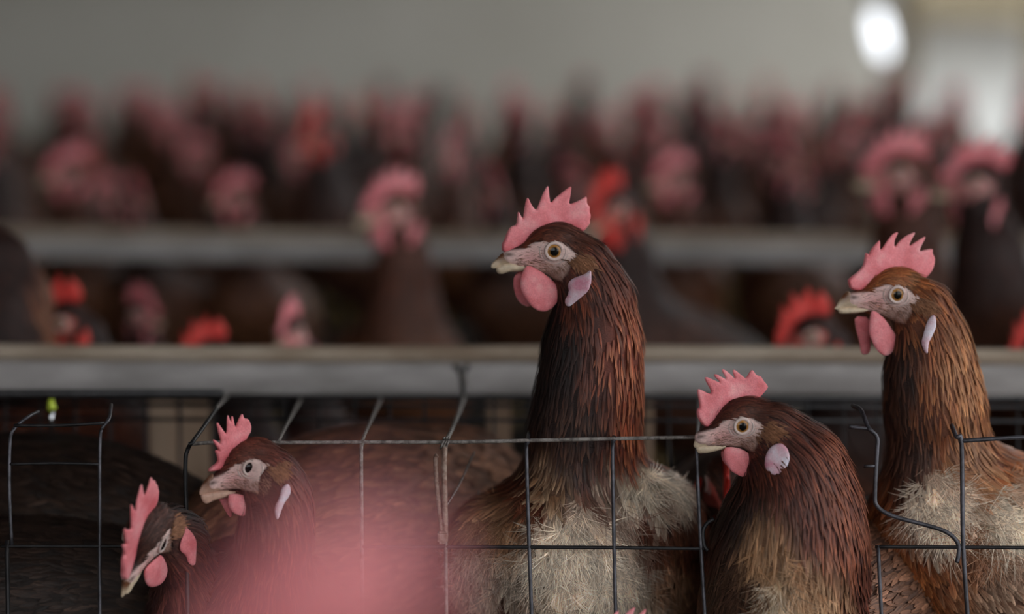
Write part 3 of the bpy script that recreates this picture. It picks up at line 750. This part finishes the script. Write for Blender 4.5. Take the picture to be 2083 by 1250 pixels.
tp = np.array([math.sin(ta), 0, math.cos(ta)])
obj('socket', tube_mesh('socket', [tp * 0.072, tp * 0.125], [0.02, 0.016], M['cap'], 12, 1), lamp)
obj('cord', tube_mesh('cord', [tp * 0.12, tp * 0.2 + np.array([0, 0, 0.1]), np.array([tp[0] * 0.2, 0, ZC - lp[2] + 0.02])], 0.004, M['cap'], 6, 4), lamp)

M['post'] = noisy('galvanised_post', lin(140, 142, 132), lin(165, 166, 156), 8, 0.6)
pp = W(897, 170, 5.2); po = obj('support_post', box_mesh('support_post', (-0.022, -0.022, 0), (0.022, 0.022, pp[2]), M['post'], 0.003), None, (pp[0], pp[1], 0)); tag(po, 'slim pale grey upright post among the blurred far hens', 'post')

# ------------------------------------------------------------------ the front cage's wire
def mat_wire(name, c1, c2, scale=90, rough=0.45, metal=0.5):
    return noisy(name, c1, c2, scale, rough, 0.25, 0.0006, metal=metal)
M['wire'] = mat_wire('dark_steel_wire', lin(58, 56, 60), lin(92, 90, 96))
M['wire_pale'] = mat_wire('dusty_galvanised_wire', lin(92, 84, 80), lin(158, 150, 144), 220, 0.6, 0.2)
M['wire_black'] = mat_wire('black_wire', lin(28, 26, 28), lin(48, 45, 46), 90, 0.5, 0.3)
M['rust'] = mat_wire('rusty_clip', lin(120, 90, 76), lin(170, 150, 136), 240, 0.75, 0.1)
cage = empty('wire_cage', W(1041, 1250, 1.87)); cage.location.z = FLOOR_Z; tag(cage, 'black and grey wire cage holding the front row of hens', 'cage')
CL = np.array(cage.location)
front = empty('front_panel', (0, 0, 0), cage); backp = empty('back_panel', (0, 0, 0), cage); topp = empty('top_panel', (0, 0, 0), cage)
def dd(y): return 1.885 - (y - 890) * 0.00005
def wire(pts, r=0.0015, mat='wire', parent=front, name='wire', sub=5):
    P = [W(*p) - CL if len(p) == 3 else W(p[0], p[1], dd(p[1])) - CL for p in pts]
    return obj(name, tube_mesh(name, P, r, M[mat], 8, sub), parent)
wire([(383, 904), (440, 901), (565, 901), (735, 900), (905, 900), (1072, 897), (1247, 893), (1420, 890)], 0.0016, 'wire_pale')
for x0, x1, yt in ((735, 737, 902), (905, 908, 902), (1071, 1081, 899), (1246, 1252, 895), (1417, 1433, 892)):
    wire([(x0 + 8, yt - 6), (x0 + 2, yt + 4), (x0, yt + 18), ((x0 + x1) / 2, 1100), (x1 + (x1 - x0), 1500)], 0.0015, 'wire_pale' if x0 < 950 else 'wire', sub=3)
wire([(737, 1113), (905, 1113), (1250, 1115), (1432, 1117)], 0.0015, 'wire_black')
wire([(1780, 1113), (1960, 1114), (2200, 1116)], 0.0015, 'wire_black')
wire([(1786, 1110), (1793, 1250), (1806, 1500)], 0.0015)
wire([(1936, 866, 1.90), (1946, 890), (1956, 905), (1959, 1100), (1968, 1250), (1984, 1500)], 0.0018)
wire([(1950, 898), (2083, 890), (2300, 884)], 0.0018)
wire([(1727, 868), (1757, 872), (1768, 873)], 0.0016)
wire([(1735, 826, 1.93), (1752, 836, 1.91), (1766, 870), (1784, 890), (1784, 920), (1780, 1000), (1784, 1030), (1815, 1050), (1880, 1068), (1925, 1083), (1948, 1105), (1950, 1128), (1946, 1146)], 0.0018, 'wire')
wire([(1757, 949), (1785, 949)], 0.0014)
wire([(1440, 1121), (1432, 1110), (1430, 1082), (1438, 1066), (1452, 1056)], 0.0017, 'wire_black')
wire([(440, 832, 1.98), (415, 868, 1.93), (393, 898), (382, 915), (377, 950), (380, 1100), (384, 1500)], 0.0017, 'wire_black')
wire([(2, 1112), (100, 1112), (376, 1112)], 0.0014, 'wire_black')
wire([(14, 1100), (16, 1250), (16, 1500)], 0.0017, 'wire_black')
wire([(226, 824, 1.94), (222, 852, 1.90), (208, 872), (203, 910), (203, 1100), (203, 1500)], 0.0014, 'wire')
wire([(78, 838, 1.93), (55, 850, 1.90), (28, 874), (20, 905), (19, 1000), (24, 1110)], 0.0014, 'wire')
wire([(28, 866), (120, 866), (212, 861)], 0.0014, 'wire_black')
wire([(20, 945), (110, 943), (203, 945)], 0.0013, 'wire_black')
# door clip on the 905 wire
wire([(890, 927, 1.881), (886, 935, 1.881), (890, 1000, 1.879), (900, 1092, 1.874)], 0.0018, 'rust', name='clip_rod')
wire([(905, 905, 1.879), (904, 960, 1.879), (906, 1092, 1.874)], 0.0022, 'rust', name='clip_rod')
a = W(890, 1080, 1.874) - CL; b = W(911, 1106, 1.874) - CL
obj('clip_block', box_mesh('clip_block', (a[0], a[1] - 0.005, b[2]), (b[0], a[1] + 0.006, a[2]), M['rust'], 0.0015), front)
for k in range(3):
    c = W(905 + (k - 1) * 5, 902, 1.881) - CL
    an = np.linspace(0, 2 * math.pi, 13)
    obj('wire_twist', tube_mesh('wire_twist', [c + np.array([0.0015 * math.sin(t), 0.0042 * math.cos(t), 0.0042 * math.sin(t)]) for t in an], 0.0009, M['wire_pale'], 6, 1), front)
wire([(965, 920, 2.0), (935, 985, 1.95), (908, 1030, 1.88)], 0.0008, 'wire_pale')
wire([(975, 1000, 2.02), (935, 1090, 1.95)], 0.0008, 'wire_pale')
# top panel: wires running back from the front bar
for x, xe in ((565, 612), (735, 775), (1072, 1092), (1247, 1262), (1418, 1424)):
    wire([(x, 902), ((x * 2 + xe) / 3 - 1, 872, 1.97), (xe, 812, 2.20)], 0.0014, 'wire_pale' if x < 1000 else 'wire', topp, sub=3)
wire([(905, 902), (922, 868, 1.97), (944, 808, 2.2), (947, 780, 2.245), (940, 755, 2.275)], 0.0018, 'wire_pale', topp)
wire([(924, 745, 2.28), (934, 753, 2.275), (940, 772, 2.265), (944, 808, 2.2)], 0.0026, 'wire_black', topp, 'hook')
wire([(952, 744, 2.28), (945, 754, 2.275), (941, 772, 2.265)], 0.0024, 'wire_black', topp, 'hook')
wire([(438, 834, 1.98), (462, 806, 2.2)], 0.0015, 'wire_pale', topp)
# back panel
for y, r in ((811, 0.0026), (827, 0.0017), (856, 0.0017)):
    wire([(-120, y - 3, 2.2), (2200, y + 2, 2.2)], r, 'wire_black', backp)
for i, x in enumerate(range(-60, 2200, 71)):
    wire([(x, 806, 2.2), (x + 1, 1150, 2.2)], 0.0013, 'wire_black', backp)

# drinker seen through the wires
dk = W(104, 822, 2.12)
dr = empty('nipple_drinker', dk); tag(dr, 'small yellow-green drinker nipple with a wet metal pin, between wires', 'drinker')
M['lime'] = mat_plain('lime_plastic', lin(196, 214, 70), 0.4); M['pin'] = mat_plain('wet_steel_pin', (0.75, 0.75, 0.78), 0.12, 1.0)
obj('cup', tube_mesh('cup', [(0, 0, 0.004), (0, 0, -0.001), (0.001, 0, -0.005)], [0.0024, 0.0034, 0.0044], M['lime'], 12, 1), dr)
obj('pin', tube_mesh('pin', [(0, 0, -0.006), (0, 0, -0.014), (-0.001, 0, -0.024)], [0.0022, 0.002, 0.0028], M['pin'], 10, 1), dr)
obj('pipe', tube_mesh('pipe', [(-0.5, 0.006, 0.008), (0.15, 0.006, 0.008)], 0.004, M['wire_black'], 10, 1), dr)

# ------------------------------------------------------------------ hens in front
RUST, RUSTT = lin(112, 58, 38), lin(150, 92, 64)
DARK, DARKT = lin(30, 19, 17), lin(48, 28, 24)
CREAM, CREAMT = lin(238, 212, 184), lin(248, 236, 218)
TAN, TANT = lin(160, 112, 78), lin(190, 150, 116)
def yawf(deg, pit=0.0):
    a = math.radians(deg); p = math.radians(pit)
    return (-math.cos(a) * math.cos(p), -math.sin(a) * math.cos(p), math.sin(p))
Z = (0, 0, 1)
colA = patches(lin(82, 38, 26), lin(116, 60, 40), [
    (1110, 760, 70, 190, DARK, DARKT), (1120, 860, 60, 120, DARK, DARKT), (1150, 470, 60, 30, lin(70, 40, 32), lin(96, 58, 46)),  # dark neck front: own brown plus its shaded side put into the colour
    (1285, 760, 50, 200, lin(122, 54, 32), lin(186, 116, 80)), (1170, 1150, 110, 110, CREAM, CREAMT), (1310, 995, 75, 45, lin(200, 178, 152), CREAMT), (1290, 1210, 90, 60, lin(196, 172, 146), CREAMT),  # rusty nape lightened at the tips for the rim light
    (1160, 900, 80, 110, lin(54, 34, 30), lin(92, 62, 48)), (1120, 980, 30, 50, lin(120, 86, 62), lin(180, 150, 122)),
    (1375, 1070, 70, 60, lin(70, 40, 30), lin(118, 74, 54)), (1380, 1190, 70, 50, lin(120, 82, 60), lin(176, 136, 108)), (1000, 1070, 80, 60, lin(136, 94, 68), TANT), (985, 1180, 80, 70, lin(170, 134, 108), CREAMT)],
    [(1185, 1150, 120, 100), (1320, 995, 55, 25), (985, 1140, 60, 80)])
hero('hen', 'tallest brown hen with neck stretched up and cream fluffy breast behind the wires', 'A', (1127, 512), 1.92, yawf(12), Z, 1.0,
     [(1186, 545, 55, 0.0), (1213, 610, 66, 0.004), (1207, 700, 92, 0.008), (1198, 800, 100, 0.012), (1188, 890, 106, 0.02), (1190, 980, 122, 0.035)],
     [(1180, 1180, 0.115, (-0.25, -0.85, 0.45), Z, (0.15, 0.088, 0.083)), (1025, 1165, 0.12, (-0.25, -0.85, 0.45), Z, (0.11, 0.042, 0.052)), (1335, 1110, 0.12, (-0.1, -0.85, 0.45), Z, (0.11, 0.045, 0.055))], colA, dict(n_fluff=1500), 1)

colB = patches(lin(122, 64, 34), lin(166, 104, 62), [
    (1820, 800, 50, 150, lin(56, 33, 26), lin(88, 54, 40)), (1850, 940, 50, 110, lin(70, 44, 36), lin(108, 72, 56)), (1965, 740, 50, 150, lin(150, 92, 54), lin(198, 142, 96)), (1850, 560, 40, 22, lin(112, 72, 46), lin(140, 96, 62)),  # right side of the neck lightened for the rim light
    (1915, 1040, 55, 75, CREAM, CREAMT), (2070, 1060, 80, 60, lin(198, 176, 146), CREAMT), (1975, 930, 35, 80, lin(138, 90, 60), lin(180, 132, 94)), (2060, 1200, 120, 80, lin(120, 84, 66), lin(180, 150, 128))],
    [(1915, 1040, 50, 70), (2070, 1080, 80, 70)])
hero('hen', 'lighter ginger brown hen with pale breast, rightmost of the sharp upright heads', 'B', (1824.6, 600.6), 1.935, yawf(16, 1), Z, 0.96,
     [(1880, 628, 50, 0.0), (1894, 690, 66, 0.004), (1893, 760, 88, 0.008), (1904, 840, 95, 0.015), (1912, 930, 90, 0.025), (1960, 1010, 105, 0.05)],
     [(2090, 1150, 0.09, (-0.80, -0.40, 0.35), Z, (0.16, 0.09, 0.085))], colB, dict(n_fluff=1100, n_neck=8000), 2)

colC = patches(lin(70, 32, 24), lin(108, 56, 40), [
    (1560, 830, 80, 40, lin(66, 36, 28), lin(92, 54, 42)), (1720, 980, 70, 170, lin(92, 42, 28), lin(160, 94, 66)), (1500, 1040, 60, 80, lin(38, 24, 20), lin(60, 38, 32)),  # nape at right carries rim light in its tip colour
    (1560, 1150, 60, 110, lin(150, 108, 76), lin(186, 146, 110)), (1660, 1230, 70, 90, lin(150, 108, 78), lin(196, 160, 126)), (1580, 1240, 30, 80, lin(190, 160, 124), CREAMT), (1480, 1180, 60, 90, lin(64, 42, 34), lin(100, 72, 56))],
    [(1570, 1200, 60, 60)])
hero('hen', 'hunched dark brown hen with white earlobe leaning out through the cage opening', 'C', (1509.9, 868.4), 1.86, yawf(14, -11), Z, 0.90,
     [(1576, 882, 52, 0.0), (1624, 945, 80, 0.006), (1620, 1020, 124, 0.012), (1608, 1110, 150, 0.02), (1606, 1220, 152, 0.04)],
     [(1612, 1290, 0.13, (-0.25, -0.85, 0.40), Z, (0.15, 0.068, 0.085))], colC, dict(n_fluff=300, n_neck=11000, hack=56, n_body=3000), 3)

colD = patches(lin(92, 46, 38), lin(130, 74, 60), [(540, 920, 60, 30, lin(78, 42, 36), lin(108, 64, 54)), (500, 1090, 60, 80, lin(60, 36, 32), lin(90, 58, 50))])
hero('hen', 'hen with dark round eye and ragged pink comb above the blurred pink patch', 'D', (510, 953.5), 1.845, yawf(22, -17), Z, 0.86,
     [(552, 968, 46, 0.0), (566, 1015, 58, 0.006), (560, 1085, 68, 0.014), (548, 1180, 84, 0.05), (548, 1260, 95, 0.10)],
     [(552, 1300, 0.20, (-0.2, -0.85, 0.40), Z, (0.15, 0.075, 0.085))], colD, dict(eye_mat='eye_dark', horn=lin(206, 168, 150), n_neck=7000, n_body=2000), 4)

colE = patches(lin(52, 32, 28), lin(84, 54, 46), [(400, 1180, 60, 120, lin(88, 48, 40), lin(120, 72, 60))])
hero('hen', 'hen bowing her head toward the viewer, red comb seen end on, low beside wire', 'gA', (331, 1108), 1.83, (-0.35, -0.58, -0.73), (-0.04, -0.78, 0.62), 0.95,
     [(338, 1080, 46, 0.030), (364, 1110, 58, 0.05), (384, 1200, 74, 0.09), (388, 1280, 86, 0.15)],
     [(370, 1340, 0.25, (0.25, -0.85, 0.35), Z, (0.14, 0.07, 0.08))], colE, dict(n_neck=6000, n_body=2000, lid_close=0.7, tall=1.2, trace=False, lobe_mat='comb', eye_mat='eye_dark'), 5)

colX = patches(lin(70, 46, 36), lin(110, 78, 60), [])
hero('hen', 'crouching hen of whom only a pink comb tip shows at the lower edge', 'gB', (1278, 1370), 1.80, yawf(15, -10), Z, 0.9,
     [(1300, 1380, 50, 0.02), (1310, 1450, 62, 0.06), (1310, 1540, 80, 0.10)],
     [(1310, 1610, 0.17, (-0.1, -0.9, 0.1), Z, (0.13, 0.08, 0.06))], colX, dict(trace=False, detail=0.3, fine=4.5, coarse=0.01), 6)

colN = patches(lin(70, 34, 24), lin(112, 62, 42), [(100, 600, 40, 160, lin(112, 60, 38), lin(170, 118, 84)), (10, 620, 60, 200, lin(44, 24, 20), lin(70, 40, 32))])
rn, _ = hero('hen', 'hen at the left edge of whom only the rusty nape shows above the rail', 'gB', (-110, 575), 2.46, yawf(5, -25), Z, 0.95,
     [(-55, 548, 52, 0.0), (-18, 545, 72, 0.004), (14, 620, 84, 0.008), (16, 700, 86, 0.012), (20, 790, 92, 0.02)],
     [(120, 960, 0.06, (-0.85, -0.2, 0.4), Z, (0.15, 0.088, 0.085))], colN, dict(trace=False, detail=0.7, fine=4.0, coarse=0.009), 8)
rn['group'] = 'hens between the two rails'

# ------------------------------------------------------------------ hens farther back: a few poses, copied and turned
def pose(key, headpos, f, u, neck, body, cols, opts, seed):
    """built at the origin facing -x, feet at z = 0; returns the Empty"""
    rg = np.random.default_rng(seed)
    h = Hen(np.array(headpos), f, u, 0.95, [(np.array(headpos) + np.asarray(f) * -0.008, 0.016)] + [(np.array(p), r) for p, r in neck],
            [(np.array(c), ax3(fw), np.asarray(r)) for c, fw, r in body])
    root = empty('hen', (0, 0, 0)); lc = GEN[key]; o = dict(opts); o['tipx'] = max(p[0] for p in lc['bu'])
    nc, bc = cols
    def colour(P):
        x, z = P[:, 0], P[:, 2]; n = len(P)
        m = np.clip((z - 0.24) / 0.08, 0, 1)[:, None]; sp = (0.5 + 0.5 * np.sin(P[:, 0] * 260 + 3 * np.sin(P[:, 1] * 180)) * np.sin(P[:, 2] * 230 + P[:, 1] * 90))[:, None]
        a = bc * (1 - m) + nc * m
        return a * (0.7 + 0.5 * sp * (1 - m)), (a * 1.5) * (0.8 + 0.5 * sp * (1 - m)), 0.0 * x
    build_hen(h, root, np.zeros(3), lc, o, colour, rg, o.get('detail', 0.3))
    legs(root, h, np.zeros(3), 0.0)
    root['_eye'] = [float(v) for v in h.o]
    return root
BR, BD = lin(104, 58, 40), lin(62, 36, 30)
opt = dict(fine=4.5, coarse=0.011, step=2.4, n_neck=9000, n_body=11000, n_head=2200, lobe_mat='comb', skin=(lin(222, 130, 130), lin(224, 156, 152), lin(150, 100, 90)))
neck_up = [((-0.128, 0, 0.385), 0.021), ((-0.118, 0, 0.34), 0.032), ((-0.11, 0, 0.29), 0.040), ((-0.095, 0, 0.24), 0.050)]
bod = [((0.0, 0, 0.185), (-0.93, 0, 0.36), (0.165, 0.088, 0.085))]
REDS = (lin(206, 74, 66), lin(208, 110, 98), lin(150, 74, 62)); POSE = {}
POSE['left'] = pose('gA', (-0.14, 0, 0.41), (-1, 0, 0), Z, neck_up, bod, (BR, lin(112, 72, 50)), opt, 21)
POSE['turn'] = pose('gB', (-0.14, 0, 0.41), (-0.62, -0.78, -0.05), Z, neck_up, bod, (BD, lin(96, 62, 46)), dict(opt), 22)
POSE['side'] = pose('gA', (-0.125, 0.012, 0.41), (-0.2, 0.97, -0.03), Z, neck_up, bod, (BR, lin(104, 66, 46)), dict(opt), 25)
POSE['red'] = pose('gA', (-0.15, 0, 0.40), (-0.93, 0.05, -0.34), Z, neck_up, bod, (BD, lin(84, 54, 42)), dict(opt, comb_mat='comb_red', lobe_mat='comb_red', skin=REDS), 23)
POSE['peek'] = pose('gC', (-0.20, 0, 0.265), (-0.9, -0.15, -0.40), Z, [((-0.183, 0, 0.25), 0.021), ((-0.16, 0, 0.24), 0.033), ((-0.12, 0, 0.225), 0.048)], [((0.0, 0, 0.18), (-0.97, 0, 0.24), (0.16, 0.08, 0.08))], (BD, lin(84, 54, 42)), dict(opt, comb_mat='comb_red', lobe_mat='comb_red', skin=REDS), 27)
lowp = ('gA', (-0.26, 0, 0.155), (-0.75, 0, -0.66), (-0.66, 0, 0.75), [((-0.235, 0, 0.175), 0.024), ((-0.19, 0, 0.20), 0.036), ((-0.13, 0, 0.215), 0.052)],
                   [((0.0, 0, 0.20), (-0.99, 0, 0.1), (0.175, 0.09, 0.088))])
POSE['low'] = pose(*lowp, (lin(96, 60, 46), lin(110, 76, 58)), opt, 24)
POSE['low_shaded'] = pose(*lowp, (lin(40, 28, 24), lin(48, 35, 29)), opt, 26)  # same hen recoloured darker to stand for shade at the cage's left
used = set()
def put_hen(kind, px, py, d, rz, label, group, by_body=False, scale=None, zfloor=None):
    src = POSE[kind]
    if zfloor is None: zfloor = FLOOR_Z - (0.06 if group == G2 else 0)
    if kind in used:
        r = src.copy(); COL.objects.link(r)
        for c in src.children:
            k = c.copy(); COL.objects.link(k); k.parent = r
            for g in c.children: e = g.copy(); COL.objects.link(e); e.parent = k
    else: r = src; used.add(kind)
    a = math.radians(rz); ca, sa = math.cos(a), math.sin(a); p = W(px, py, d)
    ex, ey, ez = (0.0, 0.0, 0.20) if by_body else tuple(src['_eye'])
    s = scale if scale else float(np.clip((p[2] - zfloor) / ez, 0.75, 1.25))
    r.scale = (s, s, s); r.rotation_euler = (0, 0, a)
    r.location = (p[0] - s * (ex * ca - ey * sa), p[1] - s * (ex * sa + ey * ca), zfloor if not by_body or scale is None else p[2] - s * ez)
    tag(r, label, 'hen', group)
    return r
G1, G2, G3 = 'hens in the front cage', 'hens between the two rails', 'blurred hens past the second rail'
put_hen('low', 700, 1085, 2.12, 215, 'tan brown hen with ruffled back turned, behind the wires left of the clip', G1, True)
put_hen('low_shaded', 140, 1095, 2.12, -20, 'hen in shadow, plumage darkened to match, below the drinker nipple', G1, True)
put_hen('low_shaded', 10, 1235, 2.01, 178, 'speckled hen, plumage darkened for shade, whose back shows low at the left edge', G1, True)
put_hen('low', 1738, 1212, 2.0, 232, 'brown hen with streaked rounded back low between the two right openings', G1, True, 0.85)
put_hen('peek', 1474, 985, 2.02, 80, 'hen with red face peeking from behind the hunched hen', G1)
put_hen('red', 125, 655, 2.54, 8, 'hen with red two-spiked comb beside the rusty nape at left', G2)
put_hen('red', 424, 728, 2.54, 8, 'hen hidden behind the rail except her red and pink spiked comb', G2)
put_hen('turn', 588, 678, 2.66, 22, 'blurred hen facing the viewer with tall narrow pink comb above the rail', G2)
put_hen('red', 1646, 682, 2.48, 6, 'hen with bright red comb pointing right, close to the ginger hen\'s beak', G2)
put_hen('red', 2118, 712, 2.5, 0, 'hen whose red comb just enters at the right edge above the rail', G2)
put_hen('turn', 290, 640, 3.0, 90, 'dim blurred hen above the rail between the red combs', G2)
put_hen('side', 800, 425, 3.1, 100, 'blurred hen with pink comb and dark neck crossing the second rail', G2)
put_hen('red', 1240, 425, 3.15, 50, 'blurred hen with red comb right behind the tallest hen\'s comb', G2)
put_hen('side', 1825, 340, 3.1, 80, 'blurred dark hen with pink wattle above the ginger hen', G2)
put_hen('turn', 1985, 372, 2.95, -60, 'blurred blackish hen neck at the right edge below the window', G2)
rr = random.Random(4)
kinds = ['side', 'turn', 'red', 'side', 'turn', 'left']
for px, py, d, kd, rz in ((140, 350, 3.75, 'side', 85), (275, 405, 3.7, 'turn', 70), (640, 270, 4.3, 'red', 60), (1000, 385, 3.7, 'turn', 60), (1370, 362, 3.72, 'side', 95), (1590, 330, 3.75, 'turn', 75), (480, 400, 3.72, 'side', 80)):
    put_hen(kd, px, py, d, rz, 'blurred brown hen with pink comb in the crowd past the second rail', G3)
for d in (4.3, 4.85, 5.4, 5.95, 6.5, 7.1, 7.7):
    half = 1041 / F * d + 0.12; n = int(2 * half / 0.205)
    for i in range(n):
        x = -half + 2 * half * (i + 0.5 + rr.uniform(-0.08, 0.08)) / n
        drop = rr.uniform(0.235, 0.34 if d < 5 else 0.30); px = 1041.5 + x / d * F; dj = d + rr.uniform(-0.05, 0.05)
        if d == 4.3 and abs(px - 640) < 110: continue
        put_hen(kinds[rr.randrange(6)], px, 20 + drop * F / dj, dj, rr.choice([90, 90, -90]) + rr.uniform(-14, 14),
                'blurred brown hen with pink comb in the crowd past the second rail', G3)
put_hen('left', 655, 1480, 0.50, 48, 'hen close to the viewer, only her blurred pink comb in view', 'hens close to the viewer', zfloor=FLOOR_Z + 0.10)
